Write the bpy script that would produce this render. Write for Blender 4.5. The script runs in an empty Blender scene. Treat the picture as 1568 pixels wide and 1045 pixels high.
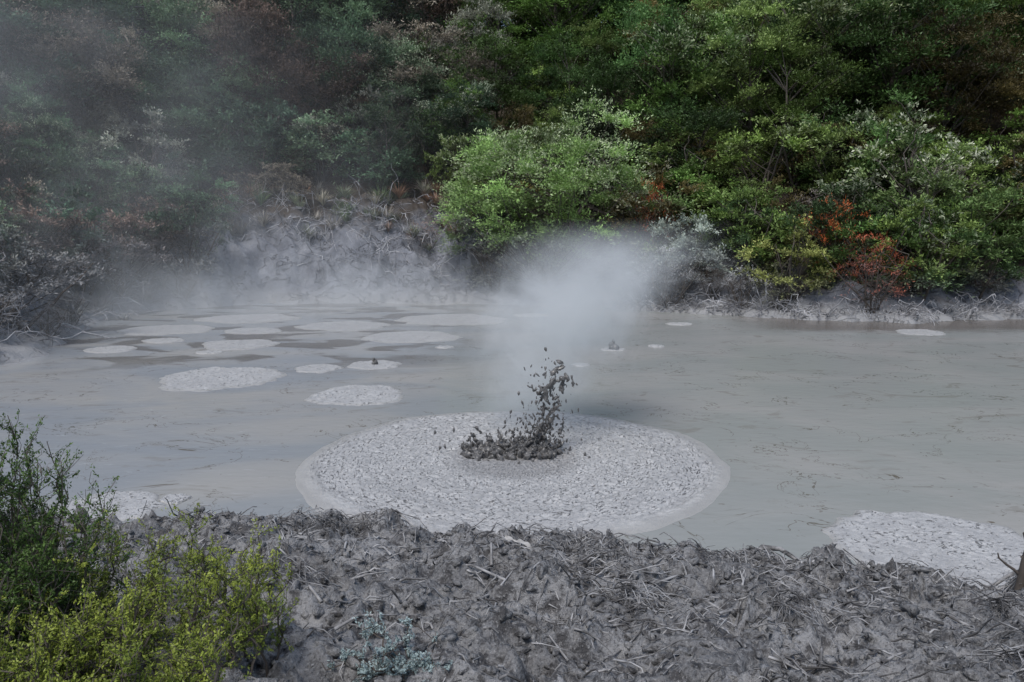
import bpy, math, random
import numpy as np
from mathutils import Vector
random.seed(7); rng=np.random.default_rng(7)
scene=bpy.context.scene
COL=scene.collection

# ------------------------------------------------------------------ noise
def _perm(seed):
    p=np.random.default_rng(seed).permutation(256); return np.concatenate([p,p])
_pc={}
def perlin(x,y,seed=0):
    if seed not in _pc: _pc[seed]=_perm(seed)
    p=_pc[seed]
    xi=np.floor(x).astype(np.int64); yi=np.floor(y).astype(np.int64)
    xf=x-xi; yf=y-yi
    u=xf*xf*xf*(xf*(xf*6-15)+10); v=yf*yf*yf*(yf*(yf*6-15)+10)
    def g(ix,iy,dx,dy):
        h=p[(p[ix&255]+(iy&255))&255]*(2*math.pi/256)
        return np.cos(h)*dx+np.sin(h)*dy
    a=g(xi,yi,xf,yf); b=g(xi+1,yi,xf-1,yf); c=g(xi,yi+1,xf,yf-1); d=g(xi+1,yi+1,xf-1,yf-1)
    return ((a*(1-u)+b*u)*(1-v)+(c*(1-u)+d*u)*v)*1.5
def fbm(x,y,o=4,seed=0):
    s=0;a=1.0
    for i in range(o):
        s=s+a*perlin(x*2**i,y*2**i,seed+i); a*=.5
    return s
def ridged(x,y,o=3,seed=0):
    s=0;a=1.0
    for i in range(o):
        s=s+a*(1-2*np.abs(perlin(x*2**i,y*2**i,seed+i))); a*=.5
    return s/1.5
def sstep(a,b,x):
    t=np.clip((x-a)/(b-a),0,1); return t*t*(3-2*t)

# ------------------------------------------------------------------ pond outline & terrain
POND=[(-13,12),(-9,9.3),(-6,8.7),(-5.2,8.5),(-3.9,8.32),(-2.55,8.38),(-1.8,8.42),(-1,8.05),(0,8.02),(.62,8.12),(1.15,7.95),
 (1.5,7.5),(2.1,7.25),(2.4,7.45),(3,7.3),(3.4,7.05),(4,7.0),(5.1,7.05),(9,6.8),(18,8),(25,14),(25,26),(21.5,29.4),(18.6,28.9),(16,28.3),
 (14,27.6),(12.4,28.2),(11,28.5),(8,30.2),(5.1,31.7),(2,33.4),(-1.2,34.3),(-6.3,34.5),(-11,34.2),(-14,31.5),(-15.0,29),(-14.2,25.8),(-12.4,20.6),(-13.4,16)]
def sdist(x,y):
    d=np.full(x.shape,1e9); ins=np.zeros(x.shape,bool); n=len(POND)
    for i in range(n):
        ax,ay=POND[i]; bx,by=POND[(i+1)%n]
        ex,ey=bx-ax,by-ay
        t=np.clip(((x-ax)*ex+(y-ay)*ey)/(ex*ex+ey*ey),0,1)
        d=np.minimum(d,np.hypot(x-ax-t*ex,y-ay-t*ey))
        if ay!=by:
            c=((ay>y)!=(by>y))&(x<(bx-ax)*(y-ay)/(by-ay)+ax); ins^=c
    return np.where(ins,-d,d)
def height(x,y):
    x=np.asarray(x,float); y=np.asarray(y,float)
    d=sdist(x,y)
    wob=perlin(x*.9,y*.9,3)*.35+perlin(x*2.7,y*2.7,4)*.14
    d=d+wob*np.where(y>12,1.0,.5)
    inside=-.5*sstep(0,1.2,-d)
    n=.19*sstep(0,.3,d)+.235*np.minimum(d,8)
    fade=sstep(0,.25,d)
    n=n+fade*(.13*fbm(x*1.3,y*1.3,3,11))
    m=sstep(-.25,.5,fbm(x*.8,y*.8,2,77))
    wx=x+.25*perlin(x*2,y*2,8); wy=y+.25*perlin(x*2,y*2,9)
    n=n+fade*((.11+.07*m)*ridged(wx*2.2,wy*2.8,3,21)+.06*ridged(wx*7,wy*9,3,31)*(.4+m)+.016*perlin(x*27,y*30,35))
    cl=sstep(-16,-12.5,x)*(1-sstep(-3,2.0,x))*sstep(29,33,y)
    dc=d+.9*perlin(x*.35,y*.35,68)*sstep(.3,1.5,d)
    cliff=.35*sstep(0,.2,d)+.25*np.clip(d,0,2)+2.9*sstep(.5,4.6,dc)+.52*np.clip(d-3.8,0,14)
    slope=.14*sstep(0,.2,d)+.12*np.clip(d,0,1)+.68*np.clip(d-.8,0,15)
    f=cl*cliff+(1-cl)*slope+.42*np.clip(d-15,0,22)+.05*np.clip(d-37,0,60)
    f=f+sstep(.2,2,d)*(.35*fbm(x*.45,y*.45,3,41))+sstep(0,.4,d)*.08*ridged(x*1.6,y*1.6,3,51)
    cm=sstep(.4,1.6,d)*(1-sstep(4.0,5.5,d))*cl
    f=f+cm*(.8*ridged(x*.38+.3*y,y*.6+x*.2,2,61)+.13*ridged(x*1.0,y*1.3,2,66)+.05*perlin(x*5,y*5,67))
    w=sstep(10,15,y)
    out=n*(1-w)+f*w
    out=np.where(d>0,out,inside)
    return out
def hz(x,y): return float(height(np.array([x]),np.array([y]))[0])

# ------------------------------------------------------------------ mesh helpers
def new_mesh(name,co,quads=None,tris=None,smooth=True):
    me=bpy.data.meshes.new(name)
    co=np.asarray(co,np.float32)
    me.vertices.add(len(co)); me.vertices.foreach_set('co',co.ravel())
    idx=[];starts=[];s=0
    if quads is not None and len(quads):
        q=np.asarray(quads,np.int32); idx.append(q.ravel()); starts.append(np.arange(len(q))*4); s=len(q)*4
    if tris is not None and len(tris):
        t=np.asarray(tris,np.int32); idx.append(t.ravel()); starts.append(s+np.arange(len(t))*3)
    idx=np.concatenate(idx).astype(np.int32); starts=np.concatenate(starts).astype(np.int32)
    me.loops.add(len(idx)); me.loops.foreach_set('vertex_index',idx)
    me.polygons.add(len(starts)); me.polygons.foreach_set('loop_start',starts)
    me.update(calc_edges=True)
    me.polygons.foreach_set('use_smooth',np.full(len(me.polygons),smooth))
    return me
def add(name,me,mat=None,loc=(0,0,0),rot=0,sc=1,parent=None):
    o=bpy.data.objects.new(name,me); COL.objects.link(o)
    o.location=loc; o.rotation_euler=(0,0,rot); o.scale=(sc,sc,sc) if not hasattr(sc,'__len__') else sc
    if mat and me and len(me.materials)==0: me.materials.append(mat)
    if parent: o.parent=parent
    return o
class Tubes:
    def __init__(s): s.v=[];s.q=[];s.n=0
    def add(s,pts,r0,r1,sides=4):
        pts=np.asarray(pts,float); m=len(pts)
        T=np.gradient(pts,axis=0); T/=np.linalg.norm(T,axis=1)[:,None]+1e-9
        ref=np.array([.31,.17,.93]) if abs(T[0][2])<.8 else np.array([.9,.3,.1])
        A=np.cross(T,ref); A/=np.linalg.norm(A,axis=1)[:,None]+1e-9
        B=np.cross(T,A)
        r=np.linspace(r0,r1,m)[:,None,None]
        a=np.arange(sides)*2*math.pi/sides
        ring=pts[:,None,:]+r*(np.cos(a)[None,:,None]*A[:,None,:]+np.sin(a)[None,:,None]*B[:,None,:])
        s.v.append(ring.reshape(-1,3))
        i=np.arange(m-1)[:,None]*sides; j=np.arange(sides)[None,:]; j2=(j+1)%sides
        q=np.stack([i+j,i+j2,i+sides+j2,i+sides+j],-1).reshape(-1,4)+s.n
        s.q.append(q); s.n+=m*sides
    def arrays(s): return np.concatenate(s.v),np.concatenate(s.q)
    def mesh(s,name): v,q=s.arrays(); return new_mesh(name,v,quads=q)
def leaves(c,d,L,W):
    """diamond leaves, c centre, d direction, blades lying mostly face-up"""
    n=len(c); d=d/(np.linalg.norm(d,axis=1)[:,None]+1e-9)
    r=rng.normal(size=(n,3))*.5; r[:,2]+=1
    s=np.cross(d,r); s/=np.linalg.norm(s,axis=1)[:,None]+1e-9
    L=L*rng.uniform(.6,1.3,(n,1)); W=W*rng.uniform(.7,1.3,(n,1))
    v=np.stack([c-d*L*.5,c+s*W*.5-d*L*.05,c+d*L*.5,c-s*W*.5-d*L*.05],1).reshape(-1,3)
    return v,np.arange(n*4).reshape(-1,4)
def wiggle(a,b,n,amp,sag=0):
    a=np.array(a,float);b=np.array(b,float); t=np.linspace(0,1,n)[:,None]
    p=a+(b-a)*t; w=np.cumsum(rng.normal(size=(n,3)),0)*amp/np.sqrt(n); w-=w[0]
    p=p+w*np.sin(t*math.pi*.75); p[:,2]+=sag*(t*(1-t))[:,0]*4
    return p

# ------------------------------------------------------------------ material helpers
def mat(name):
    m=bpy.data.materials.new(name); m.use_nodes=True; nt=m.node_tree
    b=nt.nodes['Principled BSDF']; b.inputs['Roughness'].default_value=.85
    return m,nt,b
class N:
    def __init__(s,nt): s.nt=nt
    def new(s,t,**k):
        n=s.nt.nodes.new(t)
        for a,b in k.items(): setattr(n,a,b)
        return n
    def l(s,a,b): s.nt.links.new(a,b)
    def setin(s,sock,v):
        if hasattr(v,'links') : s.l(v,sock)
        else: sock.default_value=v
    def math(s,op,a,b=0.0,c=None):
        n=s.new('ShaderNodeMath',operation=op); s.setin(n.inputs[0],a); s.setin(n.inputs[1],b)
        if c is not None: s.setin(n.inputs[2],c)
        return n.outputs[0]
    def mix(s,f,a,b,bt='MIX'):
        n=s.new('ShaderNodeMix',data_type='RGBA',blend_type=bt); s.setin(n.inputs[0],f)
        for i,v in ((6,a),(7,b)):
            if isinstance(v,tuple) and len(v)==3: v=(*v,1)
            s.setin(n.inputs[i],v)
        return n.outputs[2]
    def noise(s,vec,scale,detail=4,rough=.55,dist=0):
        n=s.new('ShaderNodeTexNoise'); n.inputs['Scale'].default_value=scale; n.inputs['Detail'].default_value=detail
        n.inputs['Roughness'].default_value=rough; n.inputs['Distortion'].default_value=dist
        if vec is not None: s.l(vec,n.inputs['Vector'])
        return n.outputs[0]
    def rng(s,v,a,b,c=0.0,d=1.0,smooth=True):
        n=s.new('ShaderNodeMapRange'); n.interpolation_type='SMOOTHSTEP' if smooth else 'LINEAR'
        s.setin(n.inputs[0],v)
        for i,q in enumerate((a,b,c,d)): n.inputs[i+1].default_value=q
        return n.outputs[0]
    def pos(s): return s.new('ShaderNodeNewGeometry').outputs['Position']
    def sep(s,v): n=s.new('ShaderNodeSeparateXYZ'); s.l(v,n.inputs[0]); return n.outputs
    def scale(s,v,xyz):
        n=s.new('ShaderNodeVectorMath',operation='MULTIPLY'); s.l(v,n.inputs[0]); n.inputs[1].default_value=xyz; return n.outputs[0]
    def bump(s,h,st,dist,b):
        n=s.new('ShaderNodeBump'); n.inputs['Strength'].default_value=st; n.inputs['Distance'].default_value=dist
        s.l(h,n.inputs['Height']); s.l(n.outputs[0],b.inputs['Normal'])

# terrain material
M_ground,nt,b=mat('mud_and_soil'); k=N(nt); P=k.pos(); X,Y,Z=k.sep(P)
n1=k.noise(P,1.3,5); n2=k.noise(P,9,6,.65); n3=k.noise(P,45,4,.7)
near=k.mix(k.rng(n1,.35,.65),(.165,.165,.168),(.275,.275,.278))
near=k.mix(k.rng(n2,.38,.53,.9,0),near,(.045,.043,.044))
near=k.mix(k.rng(n3,.54,.68,0,.6),near,(.40,.40,.40))
near=k.mix(k.rng(n3,.34,.47,.8,0),near,(.03,.029,.03))
fm=k.mix(k.rng(n1,.35,.65),(.11,.118,.14),(.22,.23,.26))  # far bank mud: shade under the vegetation is put into this darker colour
n4=k.noise(k.scale(P,(.9,1,1.4)),.8,4,.6,.8)
crack=k.rng(k.math('ABSOLUTE',k.math('SUBTRACT',n4,.5)),.0,.012,.75,0)
fm=k.mix(crack,fm,(.035,.035,.04))
fm=k.mix(k.rng(n2,.35,.5,.3,0),fm,(.08,.08,.088))
low=k.rng(Z,.1,.8,.7,0); fm=k.mix(low,fm,(.34,.34,.34))
farf=k.rng(Y,14,20)
mudc=k.mix(farf,near,fm)
soil=k.mix(n2,(.016,.013,.009),(.075,.05,.032))
zz=k.math('ADD',Z,k.math('MULTIPLY',k.math('SUBTRACT',n1,.5),4.5))
xr=k.rng(X,-2,6,0,2.4)
fs=k.math('MULTIPLY',k.rng(k.math('ADD',zz,xr),2.9,4.5),farf)
k.l(k.mix(fs,mudc,soil),b.inputs['Base Color'])
hgt=k.math('ADD',k.math('MULTIPLY',n2,.7),k.math('MULTIPLY',n3,.3))
hgt=k.math('SUBTRACT',hgt,k.math('MULTIPLY',k.math('MULTIPLY',crack,farf),.8))
k.bump(hgt,1.0,.07,b); b.inputs['Roughness'].default_value=.62

def grid_coords(segs):
    out=[]
    for a,b_,st in segs: out.append(np.arange(a,b_,st))
    return np.concatenate(out)
xs=grid_coords([(-450,-60,30),(-60,-24,1.5),(-24,-6.5,.14),(-6.5,6.5,.024),(6.5,24,.16),(24,60,1.5),(60,451,30)])
ys=grid_coords([(-300,-10,30),(-10,2,.4),(2,9,.024),(9,19,.3),(19,33,.16),(33,41,.07),(41,80,.6),(80,451,20)])
XX,YY=np.meshgrid(xs,ys); HH=height(XX,YY)
co=np.stack([XX,YY,HH],-1).reshape(-1,3); nx=len(xs);ny=len(ys)
i=(np.arange(ny-1)[:,None]*nx+np.arange(nx-1)[None,:]).ravel()
ground=add('ground',new_mesh('ground',co,quads=np.stack([i,i+1,i+nx+1,i+nx],1)),M_ground)

# ------------------------------------------------------------------ pond
M_w,nt,b=mat('muddy_water'); k=N(nt); P=k.pos(); X,Y,Z=k.sep(P)
Ps=k.scale(P,(.6,1.1,1))
a1=k.noise(Ps,.35,3,.55,.6); a2=k.noise(k.scale(P,(1,2.2,1)),.9,5,.6,1.2); a3=k.noise(k.scale(P,(.8,1.5,1)),.45,3,.5,.8)
c=k.mix(k.rng(X,-7,6),(.235,.255,.275),(.258,.272,.26))
c=k.mix(k.rng(a1,.35,.7),c,(.31,.308,.295))
c=k.mix(k.math('MULTIPLY',k.rng(a2,.58,.68,0,.5),k.rng(Y,8,20,.6,1)),c,(.16,.145,.125))
lines=k.rng(k.math('ABSOLUTE',k.math('SUBTRACT',k.noise(P,.6,5,.62,1.2),.5)),.0,.007,1,0)
gate=k.rng(k.noise(P,.6,2),.48,.56)
c=k.mix(k.math('MULTIPLY',k.math('MULTIPLY',lines,gate),.9),c,(.10,.085,.065))
sp_=k.rng(k.noise(k.scale(P,(1,1.6,1)),7,2,.5),.71,.75,0,.8); c=k.mix(sp_,c,(.11,.09,.07))
foam=k.math('MULTIPLY',k.rng(k.noise(k.scale(P,(1,3.2,1)),2.6,5,.7,1.0),.60,.72,0,.5),k.rng(X,-1,-5)); c=k.mix(foam,c,(.42,.44,.45))
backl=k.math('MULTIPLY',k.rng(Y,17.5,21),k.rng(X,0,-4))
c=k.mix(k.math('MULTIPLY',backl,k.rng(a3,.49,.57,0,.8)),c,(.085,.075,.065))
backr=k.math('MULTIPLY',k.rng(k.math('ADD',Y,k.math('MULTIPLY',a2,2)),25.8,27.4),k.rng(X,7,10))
c=k.mix(k.math('MULTIPLY',backr,.75),c,(.08,.06,.048))  # dark reflection off the far right bank, painted into the water colour
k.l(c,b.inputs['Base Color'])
b.inputs['Roughness'].default_value=.2; b.inputs['IOR'].default_value=1.26
k.bump(k.math('ADD',k.noise(k.scale(P,(1,1.8,1)),3.2,3,.5),k.math('MULTIPLY',a1,2)),.26,.03,b)
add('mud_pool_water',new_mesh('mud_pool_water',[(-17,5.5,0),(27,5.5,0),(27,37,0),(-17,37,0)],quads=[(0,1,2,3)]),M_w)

# ------------------------------------------------------------------ mud ripple patches
def disc_mat(name,polar):
    m,nt,b=mat(name); k=N(nt)
    O=k.new('ShaderNodeTexCoord').outputs['Object']; X,Y,Z=k.sep(O)
    r=k.math('SQRT',k.math('ADD',k.math('MULTIPLY',X,X),k.math('MULTIPLY',Y,Y)))
    if polar:
        th=k.math('ARCTAN2',X,Y)
        cv=k.new('ShaderNodeCombineXYZ'); k.l(k.math('MULTIPLY',th,34),cv.inputs[0]); k.l(k.math('MULTIPLY',r,36),cv.inputs[1])
        f=k.noise(cv.outputs[0],1.0,4,.65,.9)
        f2=k.noise(cv.outputs[0],.16,3,.6)
        rim=k.rng(k.math('ADD',k.math('ADD',r,k.math('MULTIPLY',Y,-.10)),k.math('MULTIPLY',f2,.3)),2.95,3.25)
    else:
        f=k.noise(k.scale(O,(1,1.3,1)),18,4,.65,.8); f2=k.noise(O,3,3); rim=0.0
    at=k.new('ShaderNodeAttribute',attribute_name='edge').outputs['Fac']
    col=k.mix(k.rng(f2,.3,.7),(.33,.33,.33),(.46,.46,.455)) if polar else k.mix(k.rng(f2,.3,.7),(.35,.35,.35),(.45,.45,.445))
    thr=k.math('ADD',f,k.math('MULTIPLY',k.math('SUBTRACT',f2,.5),.25))
    fl=k.rng(thr,.56,.64,0,.9) if polar else k.rng(thr,.58,.67,0,.85)
    if polar: fl=k.math('MULTIPLY',fl,k.math('SUBTRACT',1.0,rim))
    col=k.mix(fl,col,(.085,.08,.08))
    fine=k.noise(O,60,3,.6); col=k.mix(k.rng(fine,.47,.7,0,.5),col,(.22,.22,.22))
    if polar:
        dk=k.rng(k.math('ADD',r,k.math('MULTIPLY',f2,.4)),.9,1.35,.45,0); col=k.mix(dk,col,(.15,.145,.145))
    col=k.mix(k.rng(at,.86,1.0,0,.75),col,(.31,.305,.29))
    k.l(col,b.inputs['Base Color']); b.inputs['Roughness'].default_value=.45
    k.bump(k.math('SUBTRACT',k.math('MULTIPLY',fine,.5),fl),.9,.02,b)
    return m
M_dp=disc_mat('bubbled_mud_ring',True); M_ds=disc_mat('bubbled_mud',False)
def disc(name,cx,cy,r,m,nr,ntt,seed,amp,edge=.05,sy=1.0):
    t=np.linspace(0,2*math.pi,ntt,endpoint=False); ct,st=np.cos(t),np.sin(t)
    er=1+edge*fbm(ct*1.5+seed*3.1,st*1.5+seed,5,5)
    rr=np.linspace(0,1,nr+1)[1:]
    R=rr[:,None]*er[None,:]*r
    x=R*ct; y=R*st*sy
    ed=np.repeat(rr[:,None],ntt,1)
    fall=1-sstep(.9,1,ed)
    z=.006+amp*fall*(.6+.9*perlin(x*11,y*13,seed+1)+.8*perlin(x*24,y*28,seed+2))+ .012*fall
    if r>3: z=z+fall*.012*np.sin(R*9+1.5*perlin(x*.8,y*.8,70))
    z=z-.006*sstep(.985,1.0,ed)*1.6
    v=np.concatenate([[[0,0,.01]],np.stack([x,y,z],-1).reshape(-1,3)])
    q=[];j=np.arange(ntt);j2=(j+1)%ntt
    for i in range(nr-1):
        a=1+i*ntt; q.append(np.stack([a+j,a+ntt+j,a+ntt+j2,a+j2],1))
    tr=np.stack([np.zeros(ntt,int),1+j,1+j2],1)
    me=new_mesh(name,v,quads=np.concatenate(q),tris=tr)
    at=me.attributes.new('edge','FLOAT','POINT'); at.data.foreach_set('value',np.concatenate([[0],ed.ravel()]).astype(np.float32))
    return add(name,me,m,loc=(cx,cy,0))
disc('expanding_mud_ring',.02,11.4,3.17,M_dp,150,620,3,.018,.035)
PATCH=[(-6.63,17.8,1.37),(-3.15,15.9,.99),(-4.68,18.9,.55),(-3.41,19.4,.63),(-3.05,24.3,1.5),(-8.4,25.6,.95),(-7.86,22.7,1.1),
 (-8.2,21.3,.35),(-5.7,26.9,1.5),(-11.3,25.9,1.5),(-10.4,23.5,.6),(-11.1,21.8,.7),(-1.9,22.2,.27),(-2.2,28.7,2.0),(2.8,21.8,.34),
 (5.8,27.4,.45),(4.1,22.4,.24),(1.7,19.4,.22),(4.62,8.3,1.12),(13.1,25.3,.75),(-5.0,9.45,.62),(-4.3,9.75,.18),(-9.6,29,1.8),(.8,30,.7)]
for n_,(x,y,r) in enumerate(PATCH):
    big=r>.8 and y<20
    disc('mud_ripple_patch',x,y,r,M_ds,50 if big else 22,220 if big else 110,20+n_,.012 if big else .008,.15,1.0 if y<20 else random.uniform(.75,1.0))

# ------------------------------------------------------------------ splash
M_sp,nt,b=mat('wet_mud'); k=N(nt); P=k.pos()
k.l(k.mix(k.noise(P,14,4),(.035,.033,.032),(.17,.165,.16)),b.inputs['Base Color']); b.inputs['Roughness'].default_value=.28
k.bump(k.noise(P,40,4),.5,.01,b)
import bmesh
def ico():
    bm=bmesh.new(); bmesh.ops.create_icosphere(bm,subdivisions=2,radius=1)
    v=np.array([x.co[:] for x in bm.verts]); f=np.array([[q.index for q in p.verts] for p in bm.faces]); bm.free(); return v,f
IV,IF=ico()
sv=[];sf=[];sn=0
def blob(c,r,d=None,el=1.0):
    global sn
    v=IV.copy()
    nz=1+.35*np.sin(v@rng.normal(size=3)*3+rng.uniform(0,6))+.2*np.sin(v@rng.normal(size=3)*6)
    v=v*nz[:,None]
    if d is None: d=rng.normal(size=3)
    d=np.array(d,float); d/=np.linalg.norm(d)
    v=v+(v@d)[:,None]*d[None,:]*(el-1)
    sv.append(v*r+np.array(c)); sf.append(IF+sn); sn+=len(v)
def strand(p,r0,r1,n,jit,gap=.16):
    p=np.array(p,float); t=np.linspace(0,len(p)-1,n)
    q=np.stack([np.interp(t,np.arange(len(p)),p[:,i]) for i in range(3)],1)
    w=np.cumsum(rng.normal(size=(n,3)),0)*jit*.35; q=q+w*np.linspace(0,1,n)[:,None]
    for i in range(n):
        f=i/(n-1); dd=q[min(i+1,n-1)]-q[max(i-1,0)]
        if rng.random()<gap: continue
        blob(q[i]+rng.normal(size=3)*jit*.6,(r0*(1-f)+r1*f)*rng.uniform(.3,1.4),dd+rng.normal(size=3)*.015,rng.uniform(1.3,3.0))
SC=np.array([0,11.75,0])
def S(*a): return [np.array(p)+SC for p in a]
strand(S((.22,.0,0),(.42,0,.25),(.55,0,.5),(.62,0,.8),(.66,0,1.0),(.72,0,1.16)),.030,.015,72,.042)
strand(S((.30,.05,0),(.50,.05,.35),(.66,0,.75),(.58,0,1.1),(.50,0,1.5)),.022,.007,66,.032)
strand(S((.55,.05,0),(.58,.0,.4),(.6,-.05,.85),(.74,0,1.2)),.020,.012,54,.040)
strand(S((.45,.0,0),(.50,.0,.3),(.66,-.05,.7),(.66,0,1.15)),.024,.012,54,.042)
strand(S((.6,.1,0),(.68,.05,.3),(.78,0,.5),(.86,0,.70)),.024,.008,36,.03)
strand(S((.62,0,0),(.74,0,.2),(.84,0,.36)),.022,.008,24,.03)
strand(S((.1,0,0),(.2,-.05,.2),(.3,-.05,.42),(.42,0,.68)),.028,.008,44,.03)
strand(S((.2,0,0),(.32,-.05,.2),(.38,-.05,.42)),.026,.01,30,.03)
strand(S((.0,0,0),(.1,-.05,.15),(.16,-.05,.36)),.026,.01,26,.03)
strand(S((-.15,0,0),(-.3,0,.2),(-.42,0,.36),(-.5,0,.46)),.032,.008,42,.025)
strand(S((-.3,.1,0),(-.5,.1,.14),(-.64,.05,.30)),.032,.012,30,.025)
strand(S((-.1,.1,0),(-.15,.1,.2),(-.3,.1,.42)),.026,.007,32,.025)
strand(S((.0,.1,0),(.05,.1,.2),(-.02,.1,.4)),.026,.007,30,.025)
strand(S((-.45,-.1,0),(-.6,-.1,.1),(-.76,-.1,.16)),.034,.015,24,.025)
strand(S((.5,0,.9),(.6,0,1.12),(.7,0,1.22)),.024,.022,24,.05)
strand(S((.52,0,1.05),(.62,0,1.2),(.74,0,1.16)),.022,.022,18,.045)
strand(S((.72,0,1.0),(.78,0,1.1),(.8,0,1.0)),.018,.018,12,.03)
for i in range(48):
    a=rng.uniform(0,6.28); cx,cy=.70*math.cos(a),.38*math.sin(a); h=rng.uniform(.08,.30)
    strand(S((cx*.85,cy*.85,0),(cx,cy,h*.6),(cx*1.14,cy*1.1,h)),.023,.006,14,.025)
for i in range(190):
    a=rng.uniform(0,2*math.pi); rr=rng.uniform(.35,1.0)
    x=.76*rr*math.cos(a); y=.42*rr*math.sin(a)
    blob(SC+np.array([x-.02,y-.05,rng.uniform(-.01,.12)*(1.2-abs(x))]),rng.uniform(.015,.055),None,rng.uniform(1,2.2))
for i in range(360):
    x=rng.normal(.34,.27); z=abs(rng.normal(.1,.55))
    if z>1.5 or (x<.0 and z>.6): continue
    blob(SC+np.array([x+.15*z,rng.normal(0,.2),z+.05]),rng.uniform(.006,.018),(rng.normal()*.6,0,1),rng.uniform(1,3.2))
for p in [(-1.18,.1,.32),(-1.1,0,.1),(-1.02,0,.12),(.9,0,1.2),(.92,0,1.08),(.5,0,1.33),(-.9,.3,.3),(.5,0,1.62),(.1,0,.95),(.3,0,1.05),(1.1,-.2,.05),(1.15,-.3,.04),(.3,-.5,.05),(.1,-.6,.05)]:
    blob(SC+np.array(p),.020,(0,.1,1),1.8)
me=new_mesh('mud_splash',np.concatenate(sv),tris=np.concatenate(sf))
sp=add('mud_splash',me,M_sp)
md=sp.modifiers.new('rm','REMESH'); md.mode='VOXEL'; md.voxel_size=.0085; md.use_smooth_shade=True
for (x,y) in [(2.8,21.8),(-3.41,19.4)]:
    sv=[];sf=[];sn=0
    for i in range(14):
        f=i/13; blob(np.array([rng.normal(0,.05*(1-f)),rng.normal(0,.04),f*.30]),.085*(1-f)+.02,(0,0,1),1.4)
    add('mud_burst',new_mesh('mud_burst',np.concatenate(sv),tris=np.concatenate(sf)),M_sp,loc=(x,y,.01),sc=.9 if x>0 else .55)

# ------------------------------------------------------------------ vegetation materials
def leaf_mat(name,fore=False,colA=None,colB=None):
    m,nt,b=mat(name); k=N(nt); P=k.pos(); X,Y,Z=k.sep(P)
    at=k.new('ShaderNodeAttribute',attribute_name='lf'); s=k.new('ShaderNodeSeparateColor'); k.l(at.outputs['Color'],s.inputs[0])
    tint,tip=s.outputs[0],s.outputs[1]
    if fore:
        c=k.mix(tint,colA,colB)
    else:
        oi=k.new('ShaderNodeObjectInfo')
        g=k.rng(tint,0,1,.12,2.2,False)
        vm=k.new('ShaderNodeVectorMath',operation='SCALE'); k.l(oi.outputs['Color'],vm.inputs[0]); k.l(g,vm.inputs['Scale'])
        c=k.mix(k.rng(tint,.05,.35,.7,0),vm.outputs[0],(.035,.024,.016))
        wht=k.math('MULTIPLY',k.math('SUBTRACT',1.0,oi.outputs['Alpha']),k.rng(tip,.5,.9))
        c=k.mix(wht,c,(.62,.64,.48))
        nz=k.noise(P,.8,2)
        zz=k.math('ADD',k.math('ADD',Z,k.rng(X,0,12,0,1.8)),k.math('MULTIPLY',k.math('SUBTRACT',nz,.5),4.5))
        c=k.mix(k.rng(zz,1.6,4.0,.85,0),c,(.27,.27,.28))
    k.l(c,b.inputs['Base Color']); b.inputs['Roughness'].default_value=.5; b.inputs['Specular IOR Level'].default_value=.3
    tr=k.new('ShaderNodeBsdfTranslucent'); k.l(c,tr.inputs['Color'])
    mx=k.new('ShaderNodeMixShader'); mx.inputs[0].default_value=.2
    k.l(b.outputs[0],mx.inputs[1]); k.l(tr.outputs[0],mx.inputs[2]); k.l(mx.outputs[0],nt.nodes['Material Output'].inputs['Surface'])
    return m
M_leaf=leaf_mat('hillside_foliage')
M_lf1=leaf_mat('shrub_foliage_dark',True,(.025,.055,.014),(.12,.20,.045))
M_lf2=leaf_mat('shrub_foliage_yellow',True,(.04,.085,.012),(.36,.41,.07))
M_lf3=leaf_mat('silver_foliage',True,(.16,.22,.22),(.42,.52,.52))
M_bark,nt,b=mat('bark'); k=N(nt); P=k.pos()
k.l(k.mix(k.noise(P,5,4),(.03,.024,.02),(.13,.11,.095)),b.inputs['Base Color'])
M_twig,nt,b=mat('mud_coated_twigs'); k=N(nt); P=k.pos()
k.l(k.mix(k.rng(k.noise(P,6,4),.38,.68),(.06,.058,.058),(.38,.378,.38)),b.inputs['Base Color'])
M_root,nt,b=mat('bleached_roots'); k=N(nt); P=k.pos()
k.l(k.mix(k.rng(k.noise(P,1.5,4),.35,.65),(.10,.10,.11),(.48,.48,.50)),b.inputs['Base Color'])

def set_lf(me,arr):
    a=me.attributes.new('lf','FLOAT_COLOR','POINT'); a.data.foreach_set('color',arr.astype(np.float32).ravel())

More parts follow.
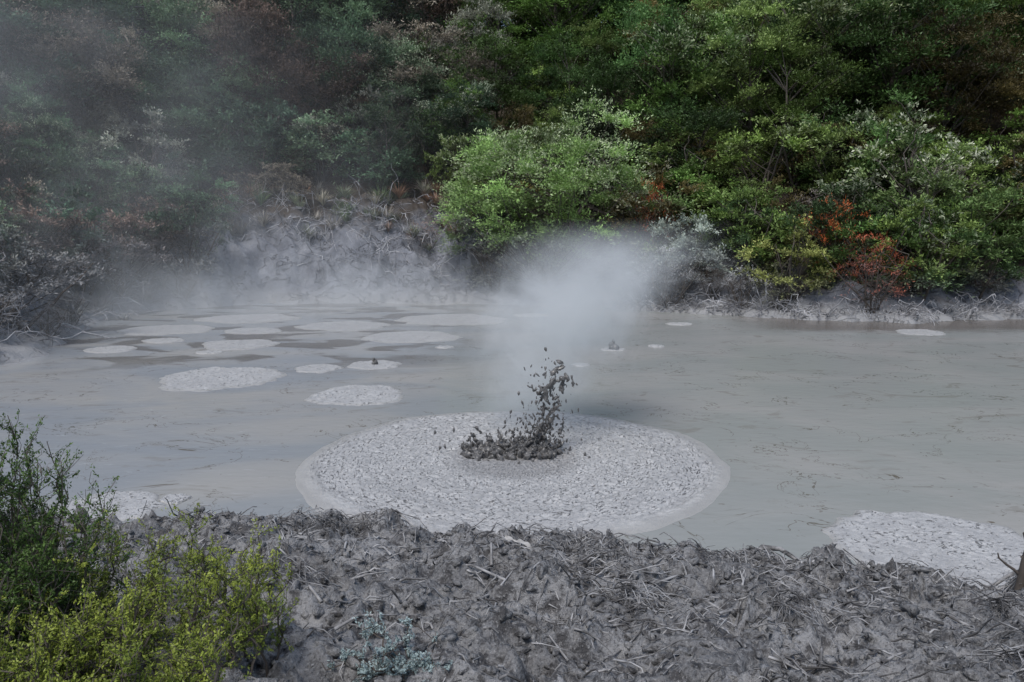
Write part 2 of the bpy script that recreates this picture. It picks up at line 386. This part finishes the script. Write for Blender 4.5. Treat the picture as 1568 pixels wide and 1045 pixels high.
def plant(name,H,R,ncl,ntw,nlf,lo,L,W,cr,leafm,trunk_r=.09,multi=False,up=.3,lobes=.45,seed=0,bare=1.0):
    cz=H*(lo+1)/2; hzv=H*(1-lo)/2
    d=rng.normal(size=(ncl,3)); d/=np.linalg.norm(d,axis=1)[:,None]
    rad=rng.random(ncl)**.33
    lob=1+lobes*(perlin(d[:,0]*1.7+seed*7.3,d[:,1]*1.7+d[:,2]*1.9+seed,90)+.5*perlin(d[:,0]*4+seed,d[:,2]*4,91))
    C=d*(rad*lob)[:,None]*np.array([R,R,hzv])+np.array([0,0,cz])
    tb=Tubes()
    stems=5 if multi else 1
    tops=[]
    for s_ in range(stems):
        bx=rng.normal(0,.12*R if multi else 0,2); tx=rng.normal(0,.45*R if multi else .12*R,2)
        tp=np.array([tx[0],tx[1],cz+hzv*rng.uniform(.2,.6)*bare])
        st=wiggle((bx[0],bx[1],-.4),tp,9,.10*H/3); tb.add(st,trunk_r,trunk_r*.3,6); tops.append(st)
    for c in C:
        st=tops[rng.integers(stems)]
        zt=max(0.1,c[2]-np.linalg.norm(c[:2])*.8-.2)
        i=int(np.argmin(np.abs(st[:,2]-zt)))
        tb.add(wiggle(st[i],c,5,.12),trunk_r*.28,.012,3)
    base=C[:,None,:]; out=(C-np.array([0,0,cz-hzv*.6])); out/=np.linalg.norm(out,axis=1)[:,None]+1e-6
    td=rng.normal(size=(ncl,ntw,3))*np.array([.85,.85,.32])+out[:,None,:]*.55+np.array([0,0,up]); td/=np.linalg.norm(td,axis=2)[:,:,None]
    tl=cr*rng.uniform(.5,1.15,(ncl,ntw,1))
    f=rng.uniform(.12,1,(ncl,ntw,nlf))
    pos=base[:,:,None,:]+td[:,:,None,:]*(tl[:,:,None,:]*f[...,None]); pos=pos+rng.normal(size=pos.shape)*cr*.05
    pos[...,2]-=.34*cr*f**2
    ld=td[:,:,None,:]*.8+rng.normal(size=pos.shape)*np.array([.5,.5,.3])
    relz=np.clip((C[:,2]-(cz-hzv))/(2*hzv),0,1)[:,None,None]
    age_shade=np.clip(.35+.65*(rad[:,None,None]**2)*(.5+.6*relz),0,1)  # old, brown inner / lower growth, plus crown shade put into the tint
    tn=(np.broadcast_to(rng.uniform(0,1,(ncl,1,1))*.6+rng.uniform(0,1,(ncl,ntw,1))*.2,f.shape)+.3*f)*age_shade*1.15  # light on the sprig tops is put into the tint along each twig
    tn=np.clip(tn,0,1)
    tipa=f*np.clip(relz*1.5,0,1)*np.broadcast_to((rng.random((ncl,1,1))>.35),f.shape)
    v1,q1=leaves(pos.reshape(-1,3),ld.reshape(-1,3),L,W)
    v0,q0=tb.arrays()
    me=new_mesh(name,np.concatenate([v0,v1]),quads=np.concatenate([q0,q1+len(v0)]),smooth=False)
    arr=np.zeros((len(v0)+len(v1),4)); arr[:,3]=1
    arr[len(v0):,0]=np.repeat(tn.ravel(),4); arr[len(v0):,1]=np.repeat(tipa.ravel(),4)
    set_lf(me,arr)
    me.materials.append(leafm); me.materials.append(M_bark)
    mi=np.zeros(len(me.polygons),np.int32); mi[:len(q0)]=1; me.polygons.foreach_set('material_index',mi)
    return me
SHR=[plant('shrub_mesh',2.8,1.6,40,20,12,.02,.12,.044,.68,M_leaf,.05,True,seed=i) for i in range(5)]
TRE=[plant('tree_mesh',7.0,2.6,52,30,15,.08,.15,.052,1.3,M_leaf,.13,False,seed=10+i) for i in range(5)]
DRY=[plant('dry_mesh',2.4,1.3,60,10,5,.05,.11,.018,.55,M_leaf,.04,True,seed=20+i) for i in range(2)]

def flax(seed):
    tv=[];tq=[];n=0
    for i in range(70):
        a=rng.uniform(0,6.28); l=rng.uniform(.7,1.3); out=rng.uniform(.3,.9)
        t=np.linspace(0,1,6); r=t*l*out; z=l*(t*1.0-.8*out*t**2)
        p=np.stack([np.cos(a)*r,np.sin(a)*r,z],1); s=np.array([-math.sin(a),math.cos(a),0]); w=.03*(1-t*.9)[:,None]
        v=np.concatenate([p-s*w,p+s*w]); tv.append(v)
        for j in range(5): tq.append([n+j,n+j+1,n+j+7,n+j+6])
        n+=12
    me=new_mesh('flax_mesh',np.concatenate(tv),quads=tq); arr=np.tile([.5,0,0,1],(n,1)); arr[:,0]=np.repeat(.3+.7*rng.random(n//12),12); set_lf(me,arr); me.materials.append(M_leaf); return me
FLX=[flax(1),flax(2)]

hill=bpy.data.objects.new('hillside_vegetation',None); COL.objects.link(hill)
right_pal=[(.095,.165,.04),(.14,.225,.05),(.05,.09,.028),(.04,.07,.025),(.17,.24,.065),(.16,.13,.05),(.075,.14,.038),(.12,.165,.05),(.06,.115,.036)]
left_pal=[(.07,.125,.07),(.105,.155,.09),(.14,.10,.08),(.16,.14,.11),(.045,.08,.05),(.105,.165,.09),(.17,.175,.145),(.08,.14,.075)]
cand=[]
gy=17.0
while gy<72:
    sp_=1.7 if gy<36 else (2.4 if gy<46 else 3.6)
    gx=-46
    while gx<48:
        cand.append((gx+random.uniform(-.7,.7)*sp_*.8,gy+random.uniform(-.5,.5)*sp_)); gx+=sp_
    gy+=sp_
ca=np.array(cand); D=sdist(ca[:,0],ca[:,1]); HZ=height(ca[:,0],ca[:,1]); cnt=0
for (x,y),d,h in zip(cand,D,HZ):
    if d<.2 or abs(x)>.68*y+2.5: continue
    if d>36: continue
    cl=(-13.5<x<.5 and y>29)
    if cl and d<2.7: continue
    if cl and d<3.6 and random.random()<.45: continue
    leftish = x < -3+random.uniform(-3,3)
    pal=left_pal if leftish else right_pal
    c=random.choice(pal); al=1.0
    if d<1.3:
        if x>2 and random.random()<.35: continue
        me=random.choice(DRY+SHR[:1]) if x<9 else random.choice(DRY+SHR); s=random.uniform(.4,.7); c=(.27,.27,.265) if x<9 else random.choice(right_pal+[(.27,.26,.22)])
    elif cl and d<5.0: me=random.choice(SHR+DRY+DRY+DRY); s=random.uniform(.4,.8)
    elif d<5: me=random.choice(SHR+DRY if leftish else SHR+SHR+DRY[:1]); s=random.uniform(.8,1.25)
    elif d<9: me=random.choice(SHR+TRE[:2]); s=random.uniform(.9,1.5) if me in SHR else random.uniform(.5,.75)
    else: me=random.choice(TRE); s=random.uniform(.65,1.15) if d<20 else random.uniform(1.1,1.6)
    if me in DRY and d>=1.6: c=random.choice([(.22,.14,.10),(.18,.13,.10),(.25,.22,.20),(.18,.16,.14)])
    if random.random()<.04 and not leftish and d<9 and me not in TRE: c=(.19,.07,.045)
    if random.random()<.14: al=.5
    v=random.uniform(.45,1.5)
    if c==(.16,.13,.05) and me in TRE: v*=.6
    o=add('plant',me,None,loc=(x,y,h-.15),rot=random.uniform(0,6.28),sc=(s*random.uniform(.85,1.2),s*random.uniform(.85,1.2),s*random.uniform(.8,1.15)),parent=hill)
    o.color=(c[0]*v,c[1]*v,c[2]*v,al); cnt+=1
for i in range(110):
    x=random.uniform(-17,1); y=34.5+random.uniform(2.4,5.6)
    if x<-14: y=random.uniform(26,34)
    o=add('flax_plant',random.choice(FLX),None,loc=(x,y,hz(x,y)),rot=random.uniform(0,6),sc=random.uniform(.6,1.15),parent=hill); o.color=random.choice([(.16,.18,.12,1),(.26,.24,.19,1),(.09,.13,.06,1),(.18,.11,.07,1),(.24,.22,.19,1)])

def put(name,me,x,y,s,c,al=1.0,rot=0.0,dz=-.1):
    o=add(name,me,None,loc=(x,y,hz(x,y)+dz),rot=rot,sc=s); o.color=(*c,al); return o
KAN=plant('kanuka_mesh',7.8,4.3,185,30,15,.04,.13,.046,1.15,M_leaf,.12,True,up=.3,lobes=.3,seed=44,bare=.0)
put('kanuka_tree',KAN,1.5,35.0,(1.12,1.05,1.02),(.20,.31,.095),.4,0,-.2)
put('flowering_kanuka_shrub',SHR[1],16.0,32.0,1.5,(.14,.20,.07),0.0,.5,.5)
put('rust_fern',DRY[0],5.9,33.9,(.75,.75,1.6),(.36,.10,.04))
put('rust_fern',DRY[1],12.2,30.6,(.85,.8,1.3),(.52,.14,.05))
put('rust_fern',DRY[0],13.0,28.7,(1.0,.85,1.0),(.38,.11,.06),1,0,.3)
put('green_shrub',SHR[3],9.4,32.2,1.25,(.16,.24,.065),1,2)
put('green_shrub',SHR[2],10.6,30.4,1.0,(.22,.24,.075),1,3)
put('green_shrub',SHR[1],15.0,29.7,1.15,(.15,.21,.055),1,1)
put('green_shrub',SHR[0],17.6,30.6,1.3,(.10,.16,.05),1,1)
put('mud_coated_shrub',SHR[0],7.0,32.2,1.15,(.30,.34,.29),1,2)
put('mud_coated_shrub',DRY[0],6.2,31.6,.95,(.48,.48,.48),1,1)
put('mud_coated_shrub',DRY[1],8.8,30.5,.7,(.48,.48,.48),1,1)
put('mud_coated_shrub',DRY[1],-.9,35.3,1.0,(.38,.38,.38),1,1)

# dead branches and roots on the banks
tb=Tubes()
for i in range(1050):
    r_=random.random()
    sc_=1
    if r_<.24: x=random.uniform(-15,1); y=34.6+random.uniform(2.3,4.4)
    elif r_<.33: x=random.choice([-6.6,-5.6,-8.8,-3.2,-1.8])+random.gauss(0,.35); y=34.6+random.uniform(.8,3.4)
    elif r_<.55: x=random.uniform(-18,-13.2); y=random.uniform(19,34)
    else: x=random.uniform(1,19); y=np.interp(x,[1,3,5,8,11,14,18],[33.9,32.8,31.8,30.2,28.6,27.8,29])+random.uniform(-.1,1.0); sc_=.65
    z=hz(x,y)
    if z<.02: continue
    L=random.uniform(.5,2.4)*sc_; a=random.uniform(-2.6,-.5) if x>-13 or y>33 else random.uniform(-1.3,.9)
    e=(x+math.cos(a)*L*.8,y+math.sin(a)*L*.5,max(.05,z+random.uniform(-.9,.4)*L))
    th=random.uniform(.009,.03)
    p=wiggle((x,y,z),e,7,.35*L*.5,random.uniform(.0,.4)*L*.6)
    tb.add(p,th,th*.35,4)
    for _ in range(3):
        j=random.randint(2,6); q=p[j]; l2=L*.35
        tb.add(wiggle(q,q+rng.normal(size=3)*l2*np.array([.7,.7,.7])-np.array([0,.1,.1]),4,.1),th*.5,th*.2,3)
add('dead_branches',tb.mesh('dead_branches'),M_root)

M_wood,nt,b=mat('weathered_wood'); k=N(nt); k.l(k.mix(k.noise(k.pos(),3,4),(.03,.03,.034),(.08,.08,.085)),b.inputs['Base Color'])
# walkway stands on the upper slope, half hidden by the trees
tb=Tubes()
for i in range(6):
    x=-27.5+i*1.5; g_=hz(x,44); tb.add([(x,44,g_-.3),(x,44,14.75)],.07,.07,4)
for z in (14.1,14.7): tb.add([(-28.5,44.11,z),(-19.4,44.11,z)],.05,.05,4)
tb.add([(-28.5,44.5,13.4),(-19.4,44.5,13.4)],.22,.22,4)
add('walkway_railing',tb.mesh('walkway_railing'),M_wood)

# ------------------------------------------------------------------ near bank debris
tb=Tubes()
piles=[(-1.9,7.9,.6,.3,380),(-1.3,7.2,.9,.6,260),(.75,7.4,.45,.5,560),(.7,5.6,.35,.7,300),(2.35,7.1,.3,.25,200),(3.3,6.3,1.0,.6,380),(-3.3,7.5,.9,.6,240),(2.6,4.6,1.2,.8,320),(-.6,5.2,1.6,1.2,340),(4.3,6.6,.6,.3,170),(1.7,6.9,.7,.4,180),(1.5,5.5,2.5,1.4,500)]
for cx,cy,sx,sy,n in piles:
    X_=rng.normal(cx,sx,n);Y_=rng.normal(cy,sy,n)
    L_=rng.uniform(.06,.26,n)*np.where(rng.random(n)<.15,2.0,1); pa=rng.uniform(0,6.28); A_=pa+rng.normal(0,1.1,n)
    EX=X_+np.cos(A_)*L_; EY=Y_+np.sin(A_)*L_; Zs=height(X_,Y_); Ze=height(EX,EY)
    for x,y,z,ex,ey,ze,L in zip(X_,Y_,Zs,EX,EY,Ze,L_):
        if z<.06 or ze<.02: continue
        th=rng.uniform(.003,.010)
        z2=ze+abs(rng.normal(0,.16))*L+.01
        tb.add(wiggle((x,y,z+.008),(ex,ey,z2),5,.18*L,rng.uniform(0,.04)),th,th*.4,4)
for cx,cy in [(.85,5.4),(.8,6.6),(-1.75,7.6),(2.9,4.3),(1.9,5.2),(-1.6,5.6),(3.6,5.6)]:
    z=hz(cx,cy)
    for i in range(34):
        a=rng.normal(-1.57,.65); L=rng.uniform(.2,.5)
        x2,y2=cx+math.cos(a)*L,cy+math.sin(a)*L
        tb.add(wiggle((cx+rng.normal(0,.08),cy+rng.normal(0,.06),z+.07),(x2,y2,hz(x2,y2)+.02),6,.05,rng.uniform(.02,.08)),.005,.002,3)
add('mud_coated_twigs',tb.mesh('mud_coated_twigs'),M_twig)
tb=Tubes()
def branch(pts,r0,r1):
    tb.add(np.array([(x,y,hz(x,y)+dz) for x,y,dz in pts]),r0,r1,6)
branch([(-1.75,8.2,.14),(-1.5,8.05,.12),(-1.2,7.9,.08),(-.85,7.75,.05)],.022,.009)
branch([(-1.9,8.15,.10),(-1.55,7.9,.05),(-1.35,7.6,.03)],.014,.006)
branch([(-3.95,8.2,.2),(-3.8,8.1,.12),(-3.55,8.0,.06)],.03,.02)
branch([(2.3,7.2,.02),(2.4,7.25,.14),(2.55,7.2,.13),(2.7,7.05,.02)],.035,.02)
branch([(4.2,6.75,.05),(4.5,6.8,.10),(4.7,6.7,.10),(5.0,6.75,.05)],.02,.012)
for i in range(80):
    x=rng.uniform(-3.5,4.5);y=rng.uniform(4,7.6);a=rng.uniform(0,3.14);L=rng.uniform(.2,.6)
    branch([(x,y,.02),(x+math.cos(a)*L*.5,y+math.sin(a)*L*.5,.04),(x+math.cos(a)*L,y+math.sin(a)*L,.02)],.012,.005)
add('fallen_branches',tb.mesh('fallen_branches'),M_twig)
tb=Tubes(); g_=hz(4.36,6.45)
tb.add(wiggle((4.36,6.45,g_-.1),(4.36,6.5,g_+.55),7,.05),.045,.02,7)
tb.add(wiggle((4.36,6.47,g_+.15),(4.2,6.5,g_+.32),5,.03),.015,.006,5)
tb.add(wiggle((4.36,6.47,g_+.3),(4.5,6.4,g_+.5),5,.03),.014,.006,5)
add('dead_stump',tb.mesh('dead_stump'),M_bark)
sv=[];sf=[];sn=0
X_=rng.uniform(-4.5,5,3200);Y_=rng.uniform(3.2,8.3,3200);Zs=height(X_,Y_)
for x,y,z in zip(X_,Y_,Zs):
    if z<.08: continue
    blob((x,y,z+.003),rng.uniform(.008,.038),(rng.normal(),rng.normal(),.2),rng.uniform(1,2.4))
add('mud_clods',new_mesh('mud_clods',np.concatenate(sv),tris=np.concatenate(sf)),M_ground)
z=hz(.05,6.7)
M_b2,nt,b=mat('bleached_bark'); k=N(nt); k.l(k.mix(k.noise(k.scale(k.pos(),(1,6,1)),20,4),(.2,.195,.19),(.5,.49,.47)),b.inputs['Base Color'])
v=[]
for i in range(8):
    t=i/7; wd=.045*math.sin(math.pi*(.12+.8*t))*(1+rng.normal(0,.2))
    for j in range(5):
        s_=j/4-.5; v.append((.05+.24*(t-.5)+rng.normal(0,.008),6.7-.20*(t-.5)+s_*wd*2,z+.08-.5*s_*s_*.12+rng.normal(0,.012)))
add('bark_scrap',new_mesh('bark_scrap',v,quads=[(i*5+j,i*5+j+1,i*5+j+6,i*5+j+5) for i in range(7) for j in range(4)],smooth=False),M_b2)

# ------------------------------------------------------------------ near shrubs
def fore_shrub(name,stems,nt_,nl,L,W,leafm,spread=.16):
    tb=Tubes(); C=[];Dd=[];T=[]
    for (bx,by,tx,ty,tz) in stems:
        bz=hz(bx,by)
        st=wiggle((bx,by,bz-.05),(tx,ty,tz),12,.10); tb.add(st,.008,.002,5)
        stn=rng.random()
        for j in range(nt_):
            f=rng.uniform(.2,1.0); p=np.array([np.interp(f*11,np.arange(12),st[:,i]) for i in range(3)])
            d=rng.normal(size=3)*.8+np.array([0,0,.75])+(st[-1]-st[0])*.4; d/=np.linalg.norm(d)
            l=spread*rng.uniform(.5,1.3)
            q=wiggle(p,p+d*l,5,.02); tb.add(q,.0022,.001,3)
            fl=rng.uniform(.1,1.05,nl); pp=p+d*l*fl[:,None]+rng.normal(size=(nl,3))*.006
            C.append(pp); Dd.append(d*.6+rng.normal(size=(nl,3))*.6); T.append(np.clip(.3*stn+.4*fl*f+.3*rng.random(nl),0,1))
    C=np.concatenate(C);Dd=np.concatenate(Dd);T=np.concatenate(T)
    v1,q1=leaves(C,Dd,L,W); v0,q0=tb.arrays()
    me=new_mesh(name,np.concatenate([v0,v1]),quads=np.concatenate([q0,q1+len(v0)]),smooth=False)
    arr=np.zeros((len(v0)+len(v1),4));arr[:,3]=1;arr[len(v0):,0]=np.repeat(T,4); set_lf(me,arr)
    me.materials.append(leafm);me.materials.append(M_bark)
    mi=np.zeros(len(me.polygons),np.int32);mi[:len(q0)]=1;me.polygons.foreach_set('material_index',mi)
    return add(name,me)
st=[]
for i in range(60):
    tx=rng.uniform(-2.85,-2.05); ty=rng.uniform(3.2,4.0); top=np.interp(tx,[-2.6,-2.25,-2.05],[2.60,2.42,2.05]); st.append((tx*.4-1.4+rng.normal(0,.15),ty-.1,tx,ty,top-abs(rng.normal(0,.30))))
fore_shrub('manuka_shrub',st,28,34,.019,.0075,M_lf1)
st=[]
for i in range(175):
    tx=rng.uniform(-2.6,-1.15); ty=rng.uniform(2.5,3.9)
    if tx>-1.4 and ty<3.3 and rng.random()<.4: continue
    top=np.interp(tx,[-2.5,-1.9,-1.4,-1.1],[2.02,1.98,2.02,1.9])-.28*max(0,3.6-ty)
    st.append((tx+rng.normal(-.10,.12),ty+rng.normal(0,.15),tx,ty,top-abs(rng.normal(0,.16))))
fore_shrub('manuka_shrub',st,20,30,.017,.0072,M_lf2,.13)
st=[]
sx_,sy_=-.58,3.70
for i in range(30):
    a=rng.uniform(0,6.28); rr=rng.random()**.5; st.append((sx_,sy_,sx_+.24*math.cos(a)*rr,sy_+.2*math.sin(a)*rr,hz(sx_,sy_)+rng.uniform(.05,.13)))
fore_shrub('silver_leaf_shrub',st,10,24,.020,.009,M_lf3,.06)

# ------------------------------------------------------------------ steam
def box(name,x0,x1,y0,y1,z0,z1,m):
    v=[(x,y,z) for x in (x0,x1) for y in (y0,y1) for z in (z0,z1)]
    return add(name,new_mesh(name,v,quads=[(0,1,3,2),(4,6,7,5),(0,4,5,1),(2,3,7,6),(0,2,6,4),(1,5,7,3)],smooth=False),m)
def vmat(name,rate,em):
    m=bpy.data.materials.new(name); m.use_nodes=True; nt=m.node_tree; nt.nodes.remove(nt.nodes['Principled BSDF'])
    k=N(nt); v=k.new('ShaderNodeVolumePrincipled'); v.inputs['Color'].default_value=(.97,.98,1,1); v.inputs['Anisotropy'].default_value=0.0
    v.inputs['Emission Color'].default_value=(.78,.90,1,1)
    k.l(v.outputs[0],nt.nodes['Material Output'].inputs['Volume'])
    try: m.cycles.volume_step_rate=rate
    except Exception: pass
    def out(den):
        k.l(den,v.inputs['Density']); k.l(k.math('MULTIPLY',den,em),v.inputs['Emission Strength'])
    return m,k,out
# the small emission term stands in for light scattered many times inside the steam
m,k,out=vmat('steam',1.2,.16); P=k.pos(); X,Y,Z=k.sep(P)
bend=k.math('MULTIPLY',k.math('POWER',k.math('MAXIMUM',Z,0.0),1.3),.33)
dx=k.math('SUBTRACT',k.math('SUBTRACT',X,.15),bend); dy=k.math('SUBTRACT',Y,13.2)
rad=k.math('ADD',k.math('MULTIPLY',Z,.20),.80)
dn=k.math('DIVIDE',k.math('SQRT',k.math('ADD',k.math('MULTIPLY',dx,dx),k.math('MULTIPLY',k.math('MULTIPLY',dy,dy),.6))),rad)
nz=k.noise(P,1.0,5,.66,.7)
de=k.math('ADD',dn,k.math('MULTIPLY',k.math('SUBTRACT',nz,.5),2.8))
den=k.math('MULTIPLY',k.rng(de,1.3,-.1),k.rng(Z,2.2,3.6,1,0))
den=k.math('MULTIPLY',den,k.rng(Z,0,2.3,.32,1.3))
out(den)
box('steam_plume',-1.7,3.9,11.6,15.0,.02,3.7,m)
m,k,out=vmat('steam_haze',3.0,.14); P=k.pos(); X,Y,Z=k.sep(P)
nz=k.rng(k.noise(P,.25,2,.55,.4),.40,.66)
low=k.math('MULTIPLY',k.rng(Z,0,2.6,1,0),k.rng(X,2,6,.17,0))
up=k.math('MULTIPLY',k.rng(Z,3,12,1,.4),k.rng(X,-18,0,.026,0))
low=k.math('MULTIPLY',low,k.rng(Y,26,32,.14,1))
den=k.math('MULTIPLY',k.math('ADD',low,up),k.math('ADD',nz,.15))
out(den)
box('steam_haze',-24,6,20,37.5,.03,12,m)

# ------------------------------------------------------------------ light, sky, camera
w=bpy.data.worlds.new('World'); scene.world=w; w.use_nodes=True; nt=w.node_tree
bg=nt.nodes['Background']; sk=nt.nodes.new('ShaderNodeTexSky'); sk.sky_type='NISHITA'; sk.sun_disc=False
el,az=math.radians(60),math.radians(205)
sk.sun_elevation=el; sk.sun_rotation=az; sk.dust_density=2; sk.air_density=1.2
nt.links.new(sk.outputs[0],bg.inputs[0]); bg.inputs[1].default_value=.15
sl=bpy.data.lights.new('sun','SUN'); sl.energy=2.4; sl.angle=math.radians(18); sl.color=(1,.97,.93)
so=bpy.data.objects.new('sun',sl); COL.objects.link(so)
dirv=Vector((math.sin(az)*math.cos(el),math.cos(az)*math.cos(el),math.sin(el)))
so.rotation_euler=dirv.to_track_quat('Z','Y').to_euler(); so.location=(0,0,30)
cam=bpy.data.cameras.new('camera'); cam.lens=28; cam.sensor_width=36; cam.clip_end=2000
co_=bpy.data.objects.new('camera',cam); COL.objects.link(co_); co_.location=(0,0,3.5); co_.rotation_euler=(math.radians(81.5),0,0)
scene.camera=co_
scene.view_settings.view_transform='Standard'; scene.view_settings.look='None'; scene.view_settings.exposure=0
print('plants',cnt)
